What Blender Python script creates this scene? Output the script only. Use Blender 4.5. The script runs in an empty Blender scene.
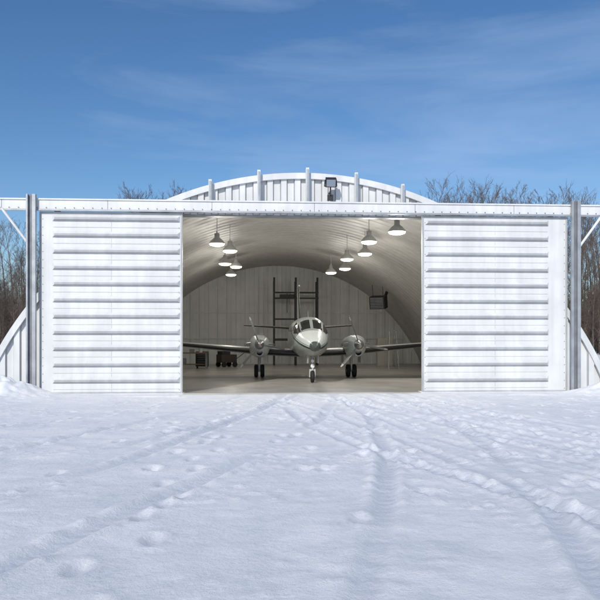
import bpy, bmesh, math, random
import numpy as np
from mathutils import Vector, Matrix, noise
random.seed(7)
R=math.radians
SC=bpy.context.scene
COL=SC.collection
# ------------------------------------------------------------------ helpers
def mat(name, col, rough=0.6, metal=0.0, nscale=0, namt=0.0, bump=0.0, bscale=30, emit=None, estr=0, stretch=(1,1,1), spec=0.5):
    m=bpy.data.materials.new(name); m.use_nodes=True
    nt=m.node_tree; b=nt.nodes['Principled BSDF']
    b.inputs['Base Color'].default_value=(*col,1); b.inputs['Roughness'].default_value=rough
    b.inputs['Metallic'].default_value=metal; b.inputs['Specular IOR Level'].default_value=spec
    tc=nt.nodes.new('ShaderNodeTexCoord'); mp=nt.nodes.new('ShaderNodeMapping')
    mp.inputs['Scale'].default_value=stretch
    nt.links.new(tc.outputs['Object'],mp.inputs['Vector'])
    if nscale:
        n=nt.nodes.new('ShaderNodeTexNoise'); n.inputs['Scale'].default_value=nscale; n.inputs['Detail'].default_value=6
        nt.links.new(mp.outputs[0],n.inputs['Vector'])
        r=nt.nodes.new('ShaderNodeValToRGB')
        r.color_ramp.elements[0].position=.3; r.color_ramp.elements[1].position=.7
        r.color_ramp.elements[0].color=(*[c*(1-namt) for c in col],1)
        r.color_ramp.elements[1].color=(*[min(1,c*(1+namt*.35)) for c in col],1)
        nt.links.new(n.outputs[0],r.inputs[0]); nt.links.new(r.outputs[0],b.inputs['Base Color'])
    if bump:
        n2=nt.nodes.new('ShaderNodeTexNoise'); n2.inputs['Scale'].default_value=bscale; n2.inputs['Detail'].default_value=5
        nt.links.new(mp.outputs[0],n2.inputs['Vector'])
        bp=nt.nodes.new('ShaderNodeBump'); bp.inputs['Strength'].default_value=bump; bp.inputs['Distance'].default_value=.02
        nt.links.new(n2.outputs[0],bp.inputs['Height']); nt.links.new(bp.outputs[0],b.inputs['Normal'])
    if emit:
        b.inputs['Emission Color'].default_value=(*emit,1); b.inputs['Emission Strength'].default_value=estr
    return m

def empty(name, loc=(0,0,0)):
    o=bpy.data.objects.new(name,None); COL.objects.link(o); o.location=loc; return o

class MB:
    """mesh builder"""
    def __init__(s): s.v=[]; s.f=[]; s.m=[]; s.sm=[]
    def add(s,vs,fs,mi=0,smooth=False):
        b=len(s.v); s.v+= [tuple(v) for v in vs]
        for k,f in enumerate(fs):
            s.f.append(tuple(i+b for i in f)); s.m.append(mi[k] if isinstance(mi,(list,tuple)) else mi); s.sm.append(smooth)
    def box(s,x0,x1,y0,y1,z0,z1,mi=0,M=None):
        vs=[Vector(p) for p in [(x0,y0,z0),(x1,y0,z0),(x1,y1,z0),(x0,y1,z0),(x0,y0,z1),(x1,y0,z1),(x1,y1,z1),(x0,y1,z1)]]
        if M: vs=[M@v for v in vs]
        s.add(vs,[(0,3,2,1),(4,5,6,7),(0,1,5,4),(1,2,6,5),(2,3,7,6),(3,0,4,7)],mi)
    def tube(s,a,b,r0,r1=None,seg=12,mi=0,caps=True,smooth=True):
        r1=r0 if r1 is None else r1
        a=Vector(a);b=Vector(b);d=(b-a).normalized()
        u=d.orthogonal().normalized(); w=d.cross(u)
        vs=[];
        for p,r in((a,r0),(b,r1)):
            for i in range(seg):
                t=2*math.pi*i/seg; vs.append(p+u*math.cos(t)*r+w*math.sin(t)*r)
        s.add(vs,[(i,(i+1)%seg,seg+(i+1)%seg,seg+i) for i in range(seg)],mi,smooth)
        if caps: s.add(vs,[tuple(range(seg))[::-1],tuple(range(seg,2*seg))],mi)
    def lathe(s,prof,c,axis='Z',seg=24,mi=0):
        vs=[]
        for r,h in prof:
            for i in range(seg):
                t=2*math.pi*i/seg; a,b=math.cos(t)*r,math.sin(t)*r
                p={'Z':(a,b,h),'Y':(a,h,b),'X':(h,a,b)}[axis]
                vs.append((p[0]+c[0],p[1]+c[1],p[2]+c[2]))
        base=len(s.v); s.v+=vs
        for k in range(len(prof)-1):
            for i in range(seg):
                s.f.append((base+k*seg+i,base+k*seg+(i+1)%seg,base+(k+1)*seg+(i+1)%seg,base+(k+1)*seg+i))
                s.m.append(mi[k] if isinstance(mi,list) else mi); s.sm.append(True)
    def obj(s,name,mats,parent=None,loc=None,bevel=0,recalc=True):
        me=bpy.data.meshes.new(name); me.from_pydata(s.v,[],s.f)
        for m in mats: me.materials.append(m)
        me.polygons.foreach_set('material_index',s.m); me.polygons.foreach_set('use_smooth',s.sm)
        if recalc:
            bm=bmesh.new(); bm.from_mesh(me); bmesh.ops.recalc_face_normals(bm,faces=bm.faces); bm.to_mesh(me); bm.free()
        me.update()
        o=bpy.data.objects.new(name,me); COL.objects.link(o)
        if parent: o.parent=parent
        if loc: o.location=loc
        if bevel:
            b=o.modifiers.new('Bevel','BEVEL'); b.width=bevel; b.segments=2; b.limit_method='ANGLE'
        return o

def hermite(xs,ys,x):
    xs=np.array(xs,float); ys=np.array(ys,float)
    m=np.gradient(ys,xs)
    i=np.clip(np.searchsorted(xs,x)-1,0,len(xs)-2); h=xs[i+1]-xs[i]; t=(x-xs[i])/h
    return (2*t**3-3*t**2+1)*ys[i]+(t**3-2*t**2+t)*h*m[i]+(-2*t**3+3*t**2)*ys[i+1]+(t**3-t**2)*h*m[i+1]

def loft(mb,st,seg=48,nst=60,mi=0,power=2.2,matfn=None,cap=True):
    """st rows: y,cx,cz,hw,hh"""
    st=np.array(st,float); ys=np.unique(np.concatenate([np.linspace(st[0,0],st[-1,0],nst),st[0,0]+np.array([.02,.05,.09])]))
    cx,cz,hw,hh=[np.array([hermite(st[:,0],st[:,k],y) for y in ys]) for k in (1,2,3,4)]
    vs=[]
    for k,y in enumerate(ys):
        for i in range(seg):
            t=2*math.pi*i/seg; c,s_=math.cos(t),math.sin(t)
            vs.append((cx[k]+hw[k]*math.copysign(abs(c)**(2/power),c), y, cz[k]+hh[k]*math.copysign(abs(s_)**(2/power),s_)))
    fs=[];ms=[]
    for k in range(len(ys)-1):
        for i in range(seg):
            f=(k*seg+i,k*seg+(i+1)%seg,(k+1)*seg+(i+1)%seg,(k+1)*seg+i); fs.append(f)
            if matfn:
                c=np.mean([vs[j] for j in f],axis=0); ms.append(matfn(*c))
            else: ms.append(mi)
    mb.add(vs,fs,ms,True)
    if cap:
        mb.add(vs[:seg],[tuple(range(seg))],mi,True); mb.add(vs[-seg:],[tuple(range(seg))],mi,True)

# ------------------------------------------------------------------ materials
def white_steel(name, base, streak=0.1, rough=.45, bstr=.35):
    m=mat(name,base,rough,0.0)
    nt=m.node_tree; b=nt.nodes['Principled BSDF']
    tc=nt.nodes.new('ShaderNodeTexCoord')
    def nz(scale,st,det=5):
        mp=nt.nodes.new('ShaderNodeMapping'); mp.inputs['Scale'].default_value=st
        n=nt.nodes.new('ShaderNodeTexNoise'); n.inputs['Scale'].default_value=scale; n.inputs['Detail'].default_value=det
        nt.links.new(tc.outputs['Object'],mp.inputs[0]); nt.links.new(mp.outputs[0],n.inputs['Vector']); return n.outputs[0]
    a=nz(1.0,(5,5,.35)); c=nz(1.3,(1,1,1),6)
    mx=nt.nodes.new('ShaderNodeMath'); mx.operation='MULTIPLY'; nt.links.new(a,mx.inputs[0]); nt.links.new(c,mx.inputs[1])
    r=nt.nodes.new('ShaderNodeValToRGB'); r.color_ramp.elements[0].position=.12; r.color_ramp.elements[1].position=.36
    r.color_ramp.elements[0].color=(*[x*(1-streak*2) for x in base],1); r.color_ramp.elements[1].color=(*base,1)
    nt.links.new(mx.outputs[0],r.inputs[0]); nt.links.new(r.outputs[0],b.inputs['Base Color'])
    n=nz(2.2,(1,.3,1),3); bp=nt.nodes.new('ShaderNodeBump'); bp.inputs['Strength'].default_value=bstr; bp.inputs['Distance'].default_value=.03
    nt.links.new(n,bp.inputs['Height']); nt.links.new(bp.outputs[0],b.inputs['Normal'])
    return m
M_white=white_steel('white_painted_steel',(.75,.755,.755),.08,.45,.25)
M_shade_trim=white_steel('rib_shade_trim_steel',(.46,.47,.48),.12)  # greyed white steel: painted shade for ribs and corrugation slopes, plus door trim
M_galv=mat('galvanised_steel',(.42,.44,.46),.45,.4,3,.25,.1,20)
M_web=mat('post_web_steel',(.22,.23,.25),.6,.2,3,.25)
M_dark=mat('dark_steel',(.035,.035,.037),.6,.2,4,.3)
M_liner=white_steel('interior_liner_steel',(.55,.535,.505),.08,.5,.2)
M_back=white_steel('rear_wall_steel',(.80,.795,.78),.06,.6)
M_roof=white_steel('roof_steel',(.6,.61,.62),.12,.4)
M_conc=mat('concrete_floor',(.47,.45,.41),.26,0,.8,.25,.10,25)
M_bolt=mat('bolt_zinc',(.16,.16,.17),.5,.5)

# ------------------------------------------------------------------ hangar
hangar=empty('aircraft_hangar')
RA=10.25; CZ=-3.70; YW=.35; YB=25.2
def arch_z(x,r=RA): 
    q=r*r-x*x
    return CZ+math.sqrt(q) if q>0 else -9
def corr(x,pitch=.42,dep=.08):
    t=(x/pitch)%1.0
    if t<.30: return 0
    if t<.38: return (t-.30)/.08*dep
    if t<.78: return dep
    if t<.86: return (1-(t-.78)/.08)*dep
    return 0
def end_wall(name,y,open_half,open_z,front,mats,pitch=.42,r=RA,dep=.08):
    mb=MB(); xs=[]
    xe=math.sqrt(r*r-(CZ*CZ))-.02
    n0=int(-xe/pitch)-1
    for k in range(n0,-n0+1):
        for t in (0,.30,.38,.78,.86): xs.append((k+t)*pitch)
    xs+= [-open_half-.001,-open_half+.001,open_half-.001,open_half+.001] if open_half else []
    xs=sorted(x for x in xs if -xe<x<xe)
    sg=-1 if front else 1
    for a,b in zip(xs[:-1],xs[1:]):
        mid=(a+b)/2; z0=open_z if abs(mid)<open_half else -.1
        za,zb=arch_z(a,r),arch_z(b,r)
        if max(za,zb)<z0+.01: continue
        ca,cb=corr(a+1e-5,pitch,dep),corr(b-1e-5,pitch,dep)
        mb.add([(a,y+sg*ca,z0),(b,y+sg*cb,z0),(b,y+sg*cb,max(zb,z0)),(a,y+sg*ca,max(za,z0))],[(0,1,2,3)],1 if abs(ca-cb)>.01 else 0)  # side slopes get the greyed steel, shading put into the colour
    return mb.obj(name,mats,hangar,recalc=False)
end_wall('front_end_wall',YW,4.3,5.42,True,[M_white,M_shade_trim])
end_wall('rear_wall',YB-.1,0,0,True,[M_back,M_back],.6,r=RA-.05,dep=.04)
mb=MB()
for sx in(-1,1):
    mb.box(sx*4.3-.08,sx*4.3+.08,YW+.01,YW+.3,0,5.5)
mb.box(-4.2,4.2,YW+.02,YW+.3,5.38,5.56)
mb.obj('opening_frame',[M_galv],hangar)
def arch_shell(name,r,y0,y1,pitch,dep,mats,out=True,seg=72):
    a0=math.asin(min(1,(-.1-CZ)/r)); mb=MB(); ys=[y0]; n=int((y1-y0)/pitch)
    for k in range(n):
        for t in(.1,.25,.6,.75): ys.append(y0+(k+t)*pitch)
    ys.append(y1)
    def dr(y):
        t=((y-y0)/pitch)%1
        return dep if .24<t<.61 else 0
    vs=[]
    for y in ys:
        rr=r+dr(y)*(1 if out else -1)
        for i in range(seg+1):
            a=a0+(math.pi-2*a0)*i/seg
            vs.append((rr*math.cos(a),y,CZ+rr*math.sin(a)))
    fs=[(k*(seg+1)+i,k*(seg+1)+i+1,(k+1)*(seg+1)+i+1,(k+1)*(seg+1)+i) for k in range(len(ys)-1) for i in range(seg)]
    mb.add(vs,fs); return mb.obj(name,mats,hangar,recalc=False)
arch_shell('arch_roof',RA+.06,YW-.05,YB,.62,.12,[M_roof])
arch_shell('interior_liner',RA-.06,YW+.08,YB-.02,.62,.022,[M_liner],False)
mb=MB(); N=80; a0=math.asin((-.1-CZ)/RA)
for i in range(N):
    q=[]
    for a in (a0+(math.pi-2*a0)*i/N,a0+(math.pi-2*a0)*(i+1)/N):
        for rr in(RA-.03,RA+.15): q.append((rr*math.cos(a),CZ+rr*math.sin(a)))
    A,B,C,D=q
    f=YW-.15; bk=YW-.055
    mb.add([(A[0],f,A[1]),(B[0],f,B[1]),(D[0],f,D[1]),(C[0],f,C[1]),(A[0],bk,A[1]),(B[0],bk,B[1]),(D[0],bk,D[1]),(C[0],bk,C[1])],
           [(0,1,2,3),(1,5,6,2),(0,3,7,4),(4,7,6,5)])
mb.obj('arch_edge_trim',[M_white],hangar)
mb=MB()
for x in(-2.82,-1.36,.11,1.60,3.03):
    zt=arch_z(x)+.27
    mb.box(x-.05,x+.05,.02,.18,5.75,zt); mb.box(x-.03,x+.03,-.01,.018,5.76,zt-.05,1)
mb.obj('header_struts',[M_white,M_galv],hangar,bevel=.006)
mb=MB()
mb.box(-12.2,12.2,-.20,.17,5.44,5.70); mb.box(-12.2,12.2,-.235,-.01,5.702,5.745); mb.box(-12.2,12.2,-.225,-.16,5.385,5.437,1)
x=-12.1
while x<12.1:
    mb.tube((x,-.201,5.475),(x,-.222,5.475),.014,seg=8,mi=2); x+=.2667
for x in np.arange(-11.9,12,3.05): mb.box(x-.006,x+.006,-.2045,-.2,5.445,5.70,2)
mb.obj('header_beam',[M_white,M_galv,M_bolt],hangar,bevel=.004)
mb=MB()
for x,top in((-7.97,5.84),(8.29,5.84),(-12.1,5.43),(12.1,5.43)):
    y0=-.36 if abs(x)<10 else -.1
    w=.135
    mb.box(x-w,x-w+.05,y0,y0+.12,-.05,top,1); mb.box(x+w-.10,x+w,y0,y0+.12,-.05,top,1)
    mb.box(x-w+.05,x+w-.10,y0+.09,y0+.118,-.05,top-.01,2)
    mb.box(x-w-.03,x+w+.03,y0-.02,y0+.15,-.05,.06,1)
for x,s in((-8.07,-1),(8.39,1)):
    a=Vector((x+s*.02,-.29,4.45)); b=Vector((x+s*.74,-.29,5.42)); mb.tube(a,b,.04,seg=8,mi=0)
mb.obj('track_posts',[M_white,M_galv,M_web],hangar,bevel=.004)

def door(name,x0,x1,rx0,rx1):
    mb=MB(); z0,z1=.0,5.375
    mb.box(x0,x1,-.10,0,z0,z1)
    mb.box(x0,x0+.05,-.122,-.103,z0,z1,1); mb.box(x1-.05,x1,-.122,-.103,z0,z1,1)
    mb.box(x0+.052,x1-.052,-.125,-.103,z0,z0+.06,1); mb.box(x0+.052,x1-.052,-.12,-.103,z1-.05,z1,1)
    n=11; p=(z1-z0-.12)/n
    for k in range(n):
        zc=z0+.10+p*(k+.93)-.12
        d=.085; e=.07
        yb=-.1015
        P=[(rx0,yb,zc-.105),(rx1,yb,zc-.105),(rx1-e,yb-d,zc-.055),(rx0+e,yb-d,zc-.055),
           (rx0+e,yb-d,zc+.005),(rx1-e,yb-d,zc+.005),(rx1,yb,zc+.085),(rx0,yb,zc+.085)]
        mb.add(P,[(0,1,2,3),(3,2,5,4),(4,5,6,7),(0,3,4,7),(1,6,5,2)],[1,1,0,0,0])  # rib underside and face greyed to paint in their shade
        zz=zc-.27
        if zz>z0+.1:
            P=[(rx0+.02,yb,zz-.022),(rx1-.02,yb,zz-.022),(rx1-.04,yb-.018,zz),(rx0+.04,yb-.018,zz),(rx1-.02,yb,zz+.022),(rx0+.02,yb,zz+.022)]
            mb.add(P,[(0,1,2,3),(3,2,4,5)],0)
    for xs in (x0+(x1-x0)*.5,):
        mb.box(xs-.004,xs+.004,-.1035,-.1,z0+.07,z1-.06,1)
    for k in range(22):
        zz=z0+.12+k*.24
        for xs in (x0+.09,x1-.09): mb.tube((xs,-.101,zz),(xs,-.112,zz),.011,seg=6,mi=2)
    for xs in(x0+.5,x1-.5): mb.box(xs-.09,xs+.09,-.06,-.03,5.34,5.45,2)
    return mb.obj(name,[M_white,M_shade_trim,M_bolt],hangar)
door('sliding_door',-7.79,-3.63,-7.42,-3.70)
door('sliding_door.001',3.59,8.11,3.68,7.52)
mb=MB(); mb.box(-4.25,4.25,-.17,YW-.06,-.25,.022); mb.box(-9.4,9.4,YW-.0585,YB-.12,-.25,.0225)
mb.obj('concrete_floor',[M_conc],hangar)
mb=MB()
for z in (1.7,3.4,5.0):
    h=math.sqrt((RA-.3)**2-(z-CZ)**2); mb.box(-h,h,YB-.22,YB-.165,z-.035,z+.035)
mb.obj('rear_wall_girts',[M_back],hangar)

# ------------------------------------------------------------------ interior fittings
M_lampb=mat('lamp_housing',(.45,.45,.43),.4,.3)
M_lens=mat('lamp_lens',(.8,.8,.7),.3,emit=(1,.95,.74),estr=3)
def hbl(X,Y,Z):
    mb=MB()
    ceil=arch_z(X,RA-.12)
    mb.tube((0,0,.42),(0,0,max(.6,ceil-Z+.05)),.012,seg=6)
    mb.lathe([(.0,.36),(.09,.35),(.095,.20),(.12,.18),(.17,.14),(.25,.06),(.29,-.01),(.30,-.03),(.285,-.03)],(0,0,0),seg=28)
    mb.tube((0,0,.35),(0,0,.43),.03)
    mb.lathe([(.285,-.025),(.26,-.08),(.16,-.115),(.0,-.125)],(0,0,0),seg=28,mi=1)
    o=mb.obj('high_bay_lamp',[M_lampb,M_lens],None,(X,Y,Z))
    l=bpy.data.lights.new('lamp_glow','POINT'); l.energy=56; l.color=(1,.96,.88); l.shadow_soft_size=.2
    lo=bpy.data.objects.new('bulb_light',l); COL.objects.link(lo); lo.parent=o; lo.location=(0,0,-.38)
F=700; TH=R(3.515); P=21.1; CX=-1.417; HOR=340
def fromimg(px,py,z):
    """world XY of a thing at height z measured in the photo"""
    s=(HOR-py)/(z-1.6); d=F/s; r=(px-300)/F*d
    dx=r*math.cos(TH)+d*math.sin(TH); dy=-r*math.sin(TH)+d*math.cos(TH)
    return dx+CX, dy-P
for px,py in((397,231),(369,241),(365,253),(347,258.5),(345,268),(331,272),(217,243),(230,250),(225,263),(236,266),(231,274)):
    X,Y=fromimg(px,py,5.15); hbl(X,max(Y,.95),5.15)

mb=MB()
X0,Y0=1.35,22.5
for dx in(-1.35,0,1.35): mb.box(dx-.06,dx+.06,-.06,.06,.02,5.5)
for z in(4.55,4.2,2.9,1.6): mb.box(-1.42,1.42,-.08,-.062,z-.05,z+.05)
for dx in(-1.35,0,1.35): mb.box(dx-.05,dx+.05,.8,.9,.02,5.3)
for dx in(-1.35,0,1.35):
    for z in(4.55,2.9): mb.box(dx-.03,dx+.03,.065,.795,z-.04,z+.04)
mb.tube((-.55,0,4.5),(-.55,0,3.3),.02,mi=0); mb.box(-1.0,-.1,-.05,.3,4.22,4.45,0)
mb.box(-1.3,1.3,.0,.78,1.66,1.70)
mb.obj('storage_rack',[M_dark],None,(X0-.35,Y0,0))
mb=MB()
mb.box(-.45,.45,-.3,.3,-.35,.35,0)
for k in range(7): mb.box(-.38,.38,-.335,-.305,-.29+k*.09,-.24+k*.09,1,)
mb.tube((-.3,0,.35),(-.3,0,1.0),.015); mb.tube((.3,0,.35),(.3,0,.9),.015); mb.tube((.2,.3,0),(.2,1.2,.5),.09,mi=0)
o=mb.obj('unit_heater',[M_dark,M_web],None,(5.5,18.5,3.75),bevel=.01); o.rotation_euler=(R(12),0,R(-28))
M_wood=mat('bench_wood',(.20,.13,.07),.6,0,6,.4)
M_red=mat('dull_maroon_enamel',(.05,.035,.033),.5,0,4,.2)
M_grey=mat('grey_enamel',(.20,.21,.22),.5,0,4,.2)
M_cream=mat('cream_plastic',(.5,.48,.42),.5)
M_rub=mat('tyre_rubber',(.015,.015,.016),.75,0,20,.3)
mb=MB()
mb.box(-1.1,1.1,-.35,.35,.86,.92)
for x in(-1.02,1.02):
    for y in(-.28,.28): mb.box(x-.04,x+.04,y-.04,y+.04,.02,.858,1)
mb.box(-1.0,1.0,-.28,.3,.25,.29); 
mb.box(-.8,-.45,-.2,.15,.922,1.2,2); mb.box(.1,.35,-.1,.2,.922,1.1,1); mb.box(-.6,-.1,-.2,.2,.292,.6,1); mb.tube((.7,0,.922),(.7,0,1.2),.1,mi=2)
mb.obj('workbench',[M_wood,M_grey,M_cream],None,(-5.2,17.5,0),bevel=.006)
mb=MB()
mb.box(-.35,.35,-.25,.25,.12,.95)
for k in range(6): mb.box(-.32,.32,-.268,-.252,.15+k*.13,.265+k*.13); mb.box(-.25,.25,-.285,-.27,.235+k*.13,.25+k*.13,1)
for x in(-.27,.27):
    for y in(-.18,.18): mb.tube((x-.03,y,.07),(x+.03,y,.07),.05,mi=2)
mb.obj('tool_chest',[M_dark,M_web,M_rub],None,(-4.5,18.6,0),bevel=.008)
def cabinet(loc,h,m):
    mb=MB(); mb.box(-.45,.45,-.25,.25,.02,h); mb.box(-.44,-.005,-.268,-.252,.08,h-.04); mb.box(.005,.44,-.268,-.252,.08,h-.04); mb.box(-.06,-.03,-.29,-.269,h*.5,h*.5+.15,1); mb.box(.03,.06,-.29,-.269,h*.5,h*.5+.15,1)
    mb.obj('storage_cabinet',[m,M_galv],None,loc,bevel=.008)
cabinet((-6.6,20,0),1.9,M_grey); cabinet((6.3,21,0),1.7,M_cream)
mb=MB(); mb.box(-.5,.5,-.35,.35,.28,.75,0); mb.box(-.45,.1,-.3,.3,.752,.95,1)
for x in(-.35,.35):
    for y in(-.39,.39): mb.tube((x,y-.04,.17),(x,y+.04,.17),.15,mi=2,seg=20)
mb.tube((.5,0,.4),(1.2,0,.85),.02,mi=1); mb.tube((1.2,-.15,.85),(1.2,.15,.85),.02,mi=1)
o=mb.obj('ground_power_cart',[M_red,M_dark,M_rub],None,(-3.2,20.2,0),bevel=.01); o.rotation_euler=(0,0,.5)
mb=MB()
for sx in(-1,1):
    mb.tube((sx*.28,0,.02),(sx*.18,.35,2.1),.022,seg=8); mb.tube((sx*.28,.85,.02),(sx*.18,.42,2.1),.02,seg=8)
for k in range(7): z=.3+k*.27; y=.35*z/2.1; w=.28-.1*z/2.1; mb.box(-w,w,y-.04,y+.05,z-.012,z+.012)
mb.box(-.2,.2,.3,.48,2.1,2.13)
mb.obj('step_ladder',[mat('aluminium',(.5,.5,.5),.35,.7)],None,(6.0,16.5,0))

mb=MB()
mb.tube((0,.33,-.12),(0,-.02,-.12),.025,mi=0); mb.tube((0,-.02,-.25),(0,-.02,.0),.02)
mb.tube((-.19,-.05,.02),(.19,-.05,.02),.018); mb.tube((-.19,-.05,.02),(-.17,-.12,.2),.014); mb.tube((.19,-.05,.02),(.17,-.12,.2),.014)
Mr=Matrix.Translation((0,-.12,.12))@Matrix.Rotation(R(28),4,'X')
mb.box(-.16,.16,-.08,.10,-.13,.13,0,Mr); mb.box(-.12,.12,.102,.17,-.08,.08,0,Mr); mb.box(-.135,.135,-.09,-.082,-.105,.105,1,Mr)
mb.box(-.09,.09,.0,.06,-.4,-.22,0)
mb.obj('floodlight',[M_dark,mat('flood_glass',(.25,.3,.35),.1)],None,(.80,-.02,6.22),bevel=.008)

# ------------------------------------------------------------------ aircraft
plane=empty('parked_twin_propeller_airplane',(.63,3.5,.022))
def paint():
    m=mat('aircraft_paint',(.62,.64,.62),.25); nt=m.node_tree; b=nt.nodes['Principled BSDF']
    tc=nt.nodes.new('ShaderNodeTexCoord'); sp=nt.nodes.new('ShaderNodeSeparateXYZ'); nt.links.new(tc.outputs['Object'],sp.inputs[0])
    a=nt.nodes.new('ShaderNodeMath'); a.operation='MULTIPLY_ADD'; a.inputs[1].default_value=-.20; nt.links.new(sp.outputs['Y'],a.inputs[0]); nt.links.new(sp.outputs['Z'],a.inputs[2])
    mr=nt.nodes.new('ShaderNodeMapRange'); mr.inputs['From Min'].default_value=.8; mr.inputs['From Max'].default_value=1.8
    nt.links.new(a.outputs[0],mr.inputs[0])
    r=nt.nodes.new('ShaderNodeValToRGB'); r.color_ramp.interpolation='CONSTANT'
    e=r.color_ramp.elements; e[0].position=0; e[0].color=(.27,.29,.27,1); e[1].position=.44; e[1].color=(.03,.045,.042,1)
    for p,c in((.51,(.50,.53,.50,1)),(.545,(.06,.08,.07,1)),(.562,(.56,.59,.57,1))):
        x=e.new(p); x.color=c
    nt.links.new(mr.outputs[0],r.inputs[0])
    lt=nt.nodes.new('ShaderNodeMath'); lt.operation='LESS_THAN'; lt.inputs[1].default_value=.0; nt.links.new(sp.outputs['Y'],lt.inputs[0])
    mx=nt.nodes.new('ShaderNodeMixRGB'); mx.inputs[2].default_value=(.07,.08,.075,1); nt.links.new(lt.outputs[0],mx.inputs[0]); nt.links.new(r.outputs[0],mx.inputs[1]); nt.links.new(mx.outputs[0],b.inputs['Base Color'])
    return m
M_paint=paint(); M_pw=mat('aircraft_white',(.50,.53,.51),.28,0,3,.1); M_glass=mat('cockpit_glass',(.012,.016,.018),.06)
M_boot=mat('deice_boot',(.012,.012,.013),.45); M_metal=mat('polished_metal',(.45,.45,.46),.28,.9); M_prop=mat('propeller_metal',(.22,.22,.22),.4,.3)
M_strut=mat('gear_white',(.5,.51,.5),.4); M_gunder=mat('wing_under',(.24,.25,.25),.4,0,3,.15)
def fmat(x,y,z):
    ax=abs(x)
    if 1.42<y<2.16 and .035<ax and z>1.80+.06*(y-1.5) and z<2.08+ (y-1.45)*.42 and z<2.36:
        if abs(ax-(.40+.05*(y-1.4)))<.022: return 0
        return 1
    if 2.2<y<2.75 and ax>.5 and 1.92<z<2.25: return 1
    for wy in(3.3,4.1,4.9,5.7):
        if (y-wy)**2+(z-1.98)**2<.17**2 and ax>.3: return 1
    return 0
mb=MB()
loft(mb,[(-.25,0,1.33,.02,.02),(-.17,0,1.335,.11,.10),(.0,0,1.35,.20,.18),(.3,0,1.375,.33,.29),(.6,0,1.40,.43,.37),(1.0,0,1.44,.53,.45),(1.4,0,1.49,.60,.52),(1.7,0,1.55,.64,.60),(2.05,0,1.62,.675,.71),(2.5,0,1.67,.69,.78),(3.2,0,1.69,.70,.80),(6.2,0,1.71,.69,.79),(7.5,0,1.84,.50,.62),(9,0,2.0,.27,.38),(10.6,0,2.12,.04,.09)],
     seg=96,nst=210,matfn=fmat,power=2.25)
mb.obj('fuselage',[M_paint,M_glass],plane,recalc=True)
def wing(mb,stations,sgn,nose=.07,vertical=False,tm=0,bm=3):
    prof=[]
    cs=[1,.8,.6,.4,.25,.14,.07,.03,.008,0]
    def th(c): return 5*(.2969*math.sqrt(c)-.126*c-.3516*c*c+.2843*c**3-.1015*c**4)
    up=[(c,th(c)) for c in cs]; lo=[(c,-th(c)*.75) for c in cs[::-1][1:]]
    prof=up+lo[:-1]+[(1,-.002)]
    n=len(prof); vs=[]
    for (sx,le,ch,z,t) in stations:
        for c,h in prof:
            if vertical: vs.append((h*t*ch,le+c*ch,sx))
            else: vs.append((sgn*sx,le+c*ch,z+h*t*ch))
    fs=[];ms=[]
    for k in range(len(stations)-1):
        for i in range(n):
            j=(i+1)%n; fs.append((k*n+i,k*n+j,(k+1)*n+j,(k+1)*n+i))
            cc=(prof[i][0]+prof[j][0])/2
            ms.append(1 if cc<nose else (bm if prof[i][1]<0 or prof[j][1]<0 else tm))
    mb.add(vs,fs,ms,True); 
    k=len(stations)-1; mb.add(vs[k*n:],[tuple(range(n))],tm)
for s,nm in((-1,'wing_starboard'),(1,'wing_port')):
    mb=MB()
    st=[(.3,3.9,2.3,1.02,.17),(1.95,3.95,2.25,1.10,.17)]+[(1.95+5.6*t,3.95+.55*t,2.2-1.1*t,1.10+.50*t,.16-.04*t) for t in(.05,.2,.4,.6,.8,.96)]+[(7.68,4.75,.75,1.62,.09)]
    wing(mb,st,s); mb.obj(nm,[M_pw,M_boot,M_pw,M_gunder],plane)
    mb=MB(); wing(mb,[(.05,9.1,1.35,2.12,.11),(2.7,9.75,.75,2.30,.10)],s,.08); mb.obj('tailplane',[M_pw,M_boot,M_pw,M_gunder],plane)
mb=MB(); wing(mb,[(2.0,7.6,3.0,0,.05),(2.45,8.7,2.05,0,.08),(4.1,10.1,1.1,0,.09),(4.18,10.3,.8,0,.06)],1,.06,True,0,0); mb.obj('tail_fin',[M_pw,M_boot,M_pw,M_pw],plane)
mb=MB(); mb.tube((0,9.6,4.2),(0,9.6,4.28),.05,.03,mi=0)
mb.tube((0,3.4,2.48),(0,3.5,2.75),.02,.008); mb.tube((0,2.9,.9),(0,3.0,.68),.02,.01); mb.obj('antennas',[M_pw],plane)
M_tip=mat('tip_white',(.5,.5,.5),.4)
def blade(mb,hub,ang,L=1.14,pitch=R(66)):
    rd=Vector((math.sin(ang),0,math.cos(ang))); tg=Vector((math.cos(ang),0,-math.sin(ang))); ax=Vector((0,1,0))
    vs=[];n=8
    st=[(.08,.07,.06,0),(.2,.08,.05,0),(.35,.14,.035,.05),(.6,.17,.025,-.05),(.85,.16,.02,-.12),(1.0,.14,.014,-.15),(1.08,.10,.01,-.2),(L,.05,.006,-.2)]
    for r,c,t,dp in st:
        p=pitch+dp; cd=tg*math.cos(p)+ax*math.sin(p); nd=-tg*math.sin(p)+ax*math.cos(p)
        for i in range(n):
            a=2*math.pi*i/n; vs.append(Vector(hub)+rd*r+cd*(c/2*math.cos(a))+nd*(t/2*math.sin(a)))
    b=len(mb.v); mb.v+=[tuple(v) for v in vs]
    for k in range(len(st)-1):
        for i in range(n):
            j=(i+1)%n; mb.f.append((b+k*n+i,b+k*n+j,b+(k+1)*n+j,b+(k+1)*n+i)); mb.m.append(1 if k>=5 else 0); mb.sm.append(True)
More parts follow.
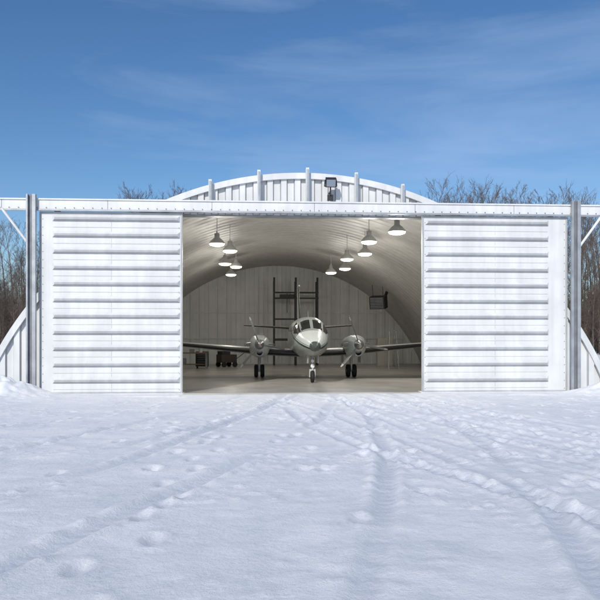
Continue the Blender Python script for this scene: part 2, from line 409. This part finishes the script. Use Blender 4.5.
for s in(-1,1):
    x=s*1.95
    mb=MB()
    loft(mb,[(2.72,x,1.40,.21,.21),(2.85,x,1.39,.27,.27),(3.1,x,1.37,.34,.36),(3.6,x,1.34,.41,.44),(4.4,x,1.31,.43,.46),(5.6,x,1.26,.40,.40),(6.6,x,1.26,.26,.24),(7.2,x,1.28,.04,.05)],seg=40,nst=40,mi=0,power=2.3)
    mb.lathe([(.0,3.02),(.10,3.02),(.115,2.84),(.135,2.82),(.15,2.86),(.17,3.1),(.15,3.5)],(x,0,1.09),'Y',20,mi=[1,1,2,2,0,0])
    for e in(-1,1):
        mb.tube((x+e*.30,3.25,1.42),(x+e*.50,3.36,1.40),.075,.07,mi=2,caps=False); mb.tube((x+e*.50,3.36,1.40),(x+e*.54,3.55,1.39),.07,.065,mi=2,caps=False); mb.tube((x+e*.31,3.26,1.42),(x+e*.49,3.37,1.40),.06,mi=1)
    mb.obj('engine_nacelle',[M_pw,M_boot,M_metal],plane)
    mb=MB()
    mb.lathe([(0,2.32),(.05,2.34),(.10,2.41),(.15,2.52),(.185,2.64),(.195,2.715),(0,2.716)],(x,0,1.40),'Y',24,mi=2)
    a0=R(-20)
    for k in range(3): blade(mb,(x,2.6,1.40),a0+k*R(120))
    mb.obj('propeller',[M_prop,M_tip,M_metal],plane)
    mb=MB(); yy=5.0
    mb.tube((x,yy,1.0),(x,yy,.55),.065,mi=0); mb.tube((x,yy,.56),(x,yy,.28),.042,mi=3)
    mb.tube((x,yy,.62),(x,yy+.55,1.0),.03,mi=0); mb.box(x-.03,x+.03,yy-.14,yy-.06,.33,.68,0)
    for e in(-1,1):
        c=(x+e*.13,yy,.275)
        mb.lathe([(.0,-.05),(.10,-.055),(.13,-.04),(.15,-.075),(.23,-.085),(.265,-.06),(.275,0),(.265,.06),(.23,.085),(.15,.075),(.13,.04),(.10,.055),(0,.05)],c,'X',28,mi=[0,0,1,1,1,1,1,1,1,1,0,0])
        mb.box(x+e*.36-.01,x+e*.36+.01,yy-.45,yy+.45,.62,1.02,2)
    mb.tube((x-.2,yy,.275),(x+.2,yy,.275),.035,mi=3)
    mb.obj('main_landing_gear',[M_strut,M_rub,M_pw,M_metal],plane)
mb=MB(); yy=1.25
mb.tube((0,yy+.12,1.15),(0,yy+.02,.55),.055,mi=0); mb.tube((0,yy+.03,.6),(0,yy,.42),.038,mi=3)
mb.box(-.11,.11,yy-.05,yy+.05,.42,.50,0)
for e in(-1,1): mb.box(e*.10-.015,e*.10+.015,yy-.04,yy+.04,.2,.44,0); mb.box(e*.19-.008,e*.19+.008,yy-.35,yy+.5,.72,1.04,2)
mb.lathe([(.0,-.03),(.09,-.04),(.12,-.03),(.13,-.055),(.19,-.065),(.22,-.045),(.228,0),(.22,.045),(.19,.065),(.13,.055),(.12,.03),(.09,.04),(0,.03)],(0,yy,.228),'X',28,mi=[0,0,1,1,1,1,1,1,1,1,0,0])
mb.tube((0,yy-.10,.62),(0,yy-.04,.62),.075,.06,mi=4,seg=18); mb.tube((0,yy-.06,.80),(0,yy,.80),.06,.05,mi=4,seg=18)
mb.box(-.025,.025,yy-.13,yy-.05,.46,.56,0)
mb.obj('nose_landing_gear',[M_strut,M_rub,M_pw,M_metal,mat('landing_light_glass',(.8,.8,.8),.1)],plane)

# ------------------------------------------------------------------ snow ground
def spaced(lo,hi,step,far,grow=1.18):
    a=list(np.arange(lo,hi+1e-6,step)); s=step; x=hi; r=[]
    while x<far: s*=grow; x+=s; r.append(x)
    s=step; x=lo; l=[]
    while x>-far: s*=grow; x-=s; l.append(x)
    return np.array(l[::-1]+a+r)
gx=spaced(-11,11,.05,900); gy=spaced(-18.5,1.2,.05,900)
nx,ny=len(gx),len(gy)
tracks=[]
def tr(x0,x1,c,w,o): tracks.append((x0,x1,c,w,o))
for x0,x1,c in((-7,.2,2.2),(8.5,1.2,-1.2),(2.5,-.6,1.6),(-1.5,1.8,1.8),(12,2.2,-4),(-13,-1,4.2),(4.5,.3,2.4),(6,0,-3.2)):
    for o in(-.8,.8): tr(x0+o,x1+o,c,.11,random.random()*9)
fr=random.Random(3); foot=[]
for (xa,ya,xb,yb) in((-3,-19,-1.5,-1),(2.2,-19,4.6,-.8),(6,-17,1.5,-2),(-7,-9,-2,-1.5)):
    L=math.hypot(xb-xa,yb-ya); n=int(L/.7)
    for k in range(n):
        t=k/n; sx=.13*(1 if k%2 else -1)
        foot.append((xa+(xb-xa)*t+sx+fr.gauss(0,.06)+.3*math.sin(t*5), ya+(yb-ya)*t+fr.gauss(0,.05)))
for _ in range(160):
    foot.append((fr.gauss(2.5,3.5),fr.uniform(-15,-1.0)))
FG={}
for fx,fy in foot: FG.setdefault((int(fx//1),int(fy//1)),[]).append((fx,fy))
pk=[]
def h(x,y):
    v=Vector((x,y,0)); pack=0
    z=.06*noise.noise(v*.2)+.022*noise.noise(v*.8+Vector((5,2,0)))
    dense=-20<y<1 and abs(x)<12
    if dense:
        z+=.009*(noise.fractal(Vector((x*2.2,y*3.0,0)),.8,2.2,5))
        cr_=noise.noise(v*8.5)
        msk=max(0,noise.noise(v*.55+Vector((9,1,4)))+.15)
        z+=.065*max(0,cr_-.17)*min(1,msk*2.2)*(1 if y<-1 else .4)
    if -22<y<0:
        t=(y+22)/22
        for x0,x1,c,w,ph in tracks:
            xc=x0+(x1-x0)*t+c*math.sin(math.pi*t)*.6+.10*noise.noise(Vector((y*.3,x0,0)))
            d=abs(x-xc)
            if d<.4:
                st=max(.1,min(1,.8+1.5*noise.noise(Vector((x0*3,y*.4,ph)))))
                g=math.exp(-(d/w)**4)*st
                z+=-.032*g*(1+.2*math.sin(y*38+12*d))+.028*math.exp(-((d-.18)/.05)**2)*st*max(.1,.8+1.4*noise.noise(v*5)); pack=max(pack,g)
        if dense:
            ci,cj=int(x//1),int(y//1)
            for a in(-1,0,1):
                for b_ in(-1,0,1):
                    for fx,fy in FG.get((ci+a,cj+b_),()):
                        q=((x-fx)/.08)**2+((y-fy)/.16)**2
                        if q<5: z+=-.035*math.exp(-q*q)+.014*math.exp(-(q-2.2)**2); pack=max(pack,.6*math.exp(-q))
    near=max(0,min(1,(-y-.1)/1.2))
    b=0
    for cx_,cy_,rx,ry,hh in((-9.3,-1.2,1.7,1.2,.36),(-8.4,-.9,1.1,.8,.22),(-11.5,-1.6,2.2,2,.5),(9.6,-.8,1.4,.9,.28),(8.7,-.8,.9,.6,.10),(11.6,-1.2,2.0,1.8,.5)):
        q=((x-cx_)/rx)**2+((y-cy_)/ry)**2
        b+=hh*math.exp(-q*1.2)*(1+.5*noise.noise(v*1.7)+.25*noise.noise(v*5))
    if abs(x)<8.2 and y>-3: z=z*(.5+.5*max(0,min(1,(-y)/3)))-.005
    z=z*max(.3,near) if abs(x)<8.5 and y>-1.5 else z
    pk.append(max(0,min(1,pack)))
    if abs(x)<8.9 and y>-.25:
        if y>=YW: return -.12
        return (-.04 if abs(x)<3.55 else .03)
    if abs(x)>9.4 or y<0: z+=b
    if y>0 and abs(x)>9.6: z+=.15*min(1,(abs(x)-9.6)/2)
    if -2.2<y<-.25 and abs(x)<3.6: z=min(z,.02*(-y-.2))
    elif -1<y<=-.25 and abs(x)<8.3: z=max(z,.012+.05*max(0,noise.noise(v*1.3)+.1)*(1+y))
    return z
verts=[(x,y,h(x,y)-.005) for y in gy for x in gx]
faces=[(j*nx+i,j*nx+i+1,(j+1)*nx+i+1,(j+1)*nx+i) for j in range(ny-1) for i in range(nx-1)]
me=bpy.data.meshes.new('snow_ground'); me.from_pydata(verts,[],faces); me.polygons.foreach_set('use_smooth',[True]*len(faces)); me.update()
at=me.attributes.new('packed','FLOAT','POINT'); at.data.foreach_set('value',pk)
snow=bpy.data.objects.new('snow_ground',me); COL.objects.link(snow)
M_snow=mat('snow',(.80,.82,.86),.7); nt=M_snow.node_tree; b=nt.nodes['Principled BSDF']
tc=nt.nodes.new('ShaderNodeTexCoord')
n1=nt.nodes.new('ShaderNodeTexNoise'); n1.inputs['Scale'].default_value=1.3; n1.inputs['Detail'].default_value=12; n1.inputs['Roughness'].default_value=.78
r=nt.nodes.new('ShaderNodeValToRGB'); r.color_ramp.elements[0].position=.36; r.color_ramp.elements[1].position=.56
r.color_ramp.elements[0].color=(.80,.82,.86,1); r.color_ramp.elements[1].color=(.96,.96,.95,1)
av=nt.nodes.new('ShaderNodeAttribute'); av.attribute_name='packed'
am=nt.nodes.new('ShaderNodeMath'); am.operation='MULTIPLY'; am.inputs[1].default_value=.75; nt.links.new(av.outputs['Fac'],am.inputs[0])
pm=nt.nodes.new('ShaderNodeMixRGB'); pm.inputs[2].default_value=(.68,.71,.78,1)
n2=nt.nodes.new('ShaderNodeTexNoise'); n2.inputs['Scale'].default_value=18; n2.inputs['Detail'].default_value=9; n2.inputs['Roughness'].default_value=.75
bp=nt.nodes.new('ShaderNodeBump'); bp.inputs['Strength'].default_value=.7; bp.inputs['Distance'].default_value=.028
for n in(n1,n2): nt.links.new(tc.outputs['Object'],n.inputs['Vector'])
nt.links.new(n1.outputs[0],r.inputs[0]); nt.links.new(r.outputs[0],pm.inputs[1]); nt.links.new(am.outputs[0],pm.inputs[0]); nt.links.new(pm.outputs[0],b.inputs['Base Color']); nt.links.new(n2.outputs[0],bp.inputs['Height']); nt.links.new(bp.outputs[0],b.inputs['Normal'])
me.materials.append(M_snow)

# ------------------------------------------------------------------ bare trees
M_bark=mat('bare_bark',(.13,.10,.08),.9,0,1.5,.45)
def tree_mesh(seed,H=15):
    rnd=random.Random(seed); vs=[];fs=[]
    def seg(a,b,ra,rb,n):
        d=(b-a); 
        if d.length<1e-4: return
        d.normalize(); u=d.orthogonal().normalized(); w=d.cross(u); k=len(vs)
        for p,r_ in((a,ra),(b,rb)):
            for i in range(n):
                t=2*math.pi*i/n; vs.append(tuple(p+u*math.cos(t)*r_+w*math.sin(t)*r_))
        for i in range(n): fs.append((k+i,k+(i+1)%n,k+n+(i+1)%n,k+n+i))
    def branch(p,d,L,r0,lev):
        n=max(2,int(4-lev*.6)) ; cur=p; dd=d.copy(); r_=r0
        for k in range(n):
            dd=(dd+Vector((rnd.gauss(0,.12),rnd.gauss(0,.12),rnd.gauss(.10,.07)))).normalized()
            nxt=cur+dd*L/n; rb=max(.007,r0*(1-(k+1)/n*.8)); seg(cur,nxt,r_,rb,3)
            if lev<3:
                for q in range(3):
                    ax=Vector((rnd.gauss(0,1),rnd.gauss(0,1),rnd.gauss(0,.6))); ax=(ax-ax.dot(dd)*dd).normalized()
                    nd=(dd*rnd.uniform(.8,1.2)+ax*rnd.uniform(.4,.7)).normalized()
                    if k>0 or lev>1 : branch(cur+(nxt-cur)*rnd.random(),nd,L*rnd.uniform(.32,.5),max(.007,rb*.55),lev+1)
            cur=nxt; r_=rb
    p=Vector((0,0,-.3)); d=Vector((rnd.gauss(0,.03),rnd.gauss(0,.03),1)).normalized(); n=10; r0=H*.0095
    for k in range(n):
        d=(d+Vector((rnd.gauss(0,.04),rnd.gauss(0,.04),.05))).normalized(); q=p+d*H/n
        seg(p,q,r0*(1-.9*k/n),r0*(1-.9*(k+1)/n),6)
        if k>=2:
            for j in range(3):
                az=rnd.uniform(0,6.28); up=rnd.uniform(1.0,1.9); nd=Vector((math.cos(az),math.sin(az),up)).normalized()
                L=H*(.27-.17*(k/n))*rnd.uniform(.7,1.2)*(.6 if k==2 else 1)
                branch(p+(q-p)*rnd.random(),nd,L,r0*(1-.9*k/n)*.36,1)
        p=q
    ztop=max(v[2] for v in vs)
    me=bpy.data.meshes.new('bare_tree_mesh'); me.from_pydata(vs,[],fs); me.materials.append(M_bark); me.update(); return me,ztop
TM=[tree_mesh(s) for s in range(5)]
forest=empty('bare_tree_line')
def put(px,depth,top,wid=.95):
    d=depth; r=(px-300)/F*d
    X=r*math.cos(TH)+d*math.sin(TH)+CX; Y=-r*math.sin(TH)+d*math.cos(TH)-P
    s=F/d; H=(HOR-top)/s+1.6
    tm,zt=random.choice(TM)
    o=bpy.data.objects.new('bare_tree',tm); COL.objects.link(o); o.parent=forest
    o.location=(X,Y,0); k=H/zt; o.scale=(k*wid,k*wid,k); o.rotation_euler=(0,0,random.uniform(0,6.28))
def top_at(px):
    if px<0: return random.uniform(215,250)
    if px<40: return random.uniform(216,258)
    if px<122: return random.uniform(212,240)
    if px<185: return random.uniform(178,200)
    if px<430: return random.uniform(210,235)
    if px<448: return random.uniform(186,204)
    if px<495: return random.uniform(170,190)
    if px<570: return random.uniform(182,203)
    return random.uniform(184,208)
px=-300
while px<900:
    put(px+random.uniform(-5,5),random.uniform(72,98),top_at(px)); px+=random.uniform(4,7) if (px<45 or px>425 or 120<px<188) else random.uniform(11,17)
px=-300
while px<900:
    if px<45 or px>425: put(px+random.uniform(-5,5),random.uniform(100,130),top_at(px)+12,.8)
    px+=7
for _ in range(340):
    q=random.choice([random.uniform(-200,50),random.uniform(550,800),random.uniform(-20,40),random.uniform(560,620)])
    put(q,random.uniform(66,100),random.uniform(278,316),1.3)
px=-350
while px<950: put(px,random.uniform(110,150),random.uniform(255,290)); px+=7

# ------------------------------------------------------------------ sky, sun, camera
SUN_EL=R(33); SUN_AZ=R(202)
w=bpy.data.worlds.new('World'); SC.world=w; w.use_nodes=True; nt=w.node_tree
bg=nt.nodes['Background']; sky=nt.nodes.new('ShaderNodeTexSky'); sky.sky_type='NISHITA'; sky.sun_disc=False
sky.sun_elevation=SUN_EL; sky.sun_rotation=SUN_AZ; sky.air_density=1.0; sky.dust_density=.3; sky.ozone_density=2.5
bg.inputs['Strength'].default_value=.11
hs=nt.nodes.new('ShaderNodeHueSaturation'); hs.inputs['Saturation'].default_value=1.2; hs.inputs['Value'].default_value=1.0
tn=nt.nodes.new('ShaderNodeMixRGB'); tn.blend_type='MULTIPLY'; tn.inputs[0].default_value=1; tn.inputs[2].default_value=(.90,.93,1.0,1)
nt.links.new(sky.outputs[0],hs.inputs['Color']); nt.links.new(hs.outputs[0],tn.inputs[1])
tc=nt.nodes.new('ShaderNodeTexCoord'); mp=nt.nodes.new('ShaderNodeMapping'); mp.inputs['Scale'].default_value=(1.6,1.6,8); mp.inputs['Rotation'].default_value=(0,R(14),0)
cn=nt.nodes.new('ShaderNodeTexNoise'); cn.inputs['Scale'].default_value=1.7; cn.inputs['Detail'].default_value=7; cn.inputs['Roughness'].default_value=.55; cn.inputs['Distortion'].default_value=.4
cr=nt.nodes.new('ShaderNodeValToRGB'); cr.color_ramp.elements[0].position=.46; cr.color_ramp.elements[1].position=.9
cr.color_ramp.elements[0].color=(0,0,0,1); cr.color_ramp.elements[1].color=(.42,.42,.42,1)
mx=nt.nodes.new('ShaderNodeMixRGB'); mx.inputs[2].default_value=(5.0,6.2,8.2,1)
nt.links.new(tc.outputs['Generated'],mp.inputs[0]); nt.links.new(mp.outputs[0],cn.inputs['Vector']); nt.links.new(cn.outputs[0],cr.inputs[0])
nt.links.new(cr.outputs[0],mx.inputs[0]); nt.links.new(tn.outputs[0],mx.inputs[1]); nt.links.new(mx.outputs[0],bg.inputs[0])
sl=bpy.data.lights.new('sun','SUN'); sl.energy=3.1; sl.angle=R(.5); sl.color=(1,.95,.87)
so=bpy.data.objects.new('sun',sl); COL.objects.link(so)
sd=Vector((math.sin(SUN_AZ)*math.cos(SUN_EL),math.cos(SUN_AZ)*math.cos(SUN_EL),math.sin(SUN_EL)))
so.rotation_euler=sd.to_track_quat('Z','Y').to_euler(); so.location=(0,-20,20)
cam=bpy.data.cameras.new('camera'); co=bpy.data.objects.new('camera',cam); COL.objects.link(co)
cam.sensor_width=36; cam.lens=F/600*36; cam.shift_y=(HOR-300)/600; cam.clip_end=3000
co.location=(CX,-P,1.6); co.rotation_euler=(R(90),0,-TH)
SC.camera=co
SC.view_settings.view_transform='Standard'; SC.view_settings.look='None'; SC.view_settings.exposure=0
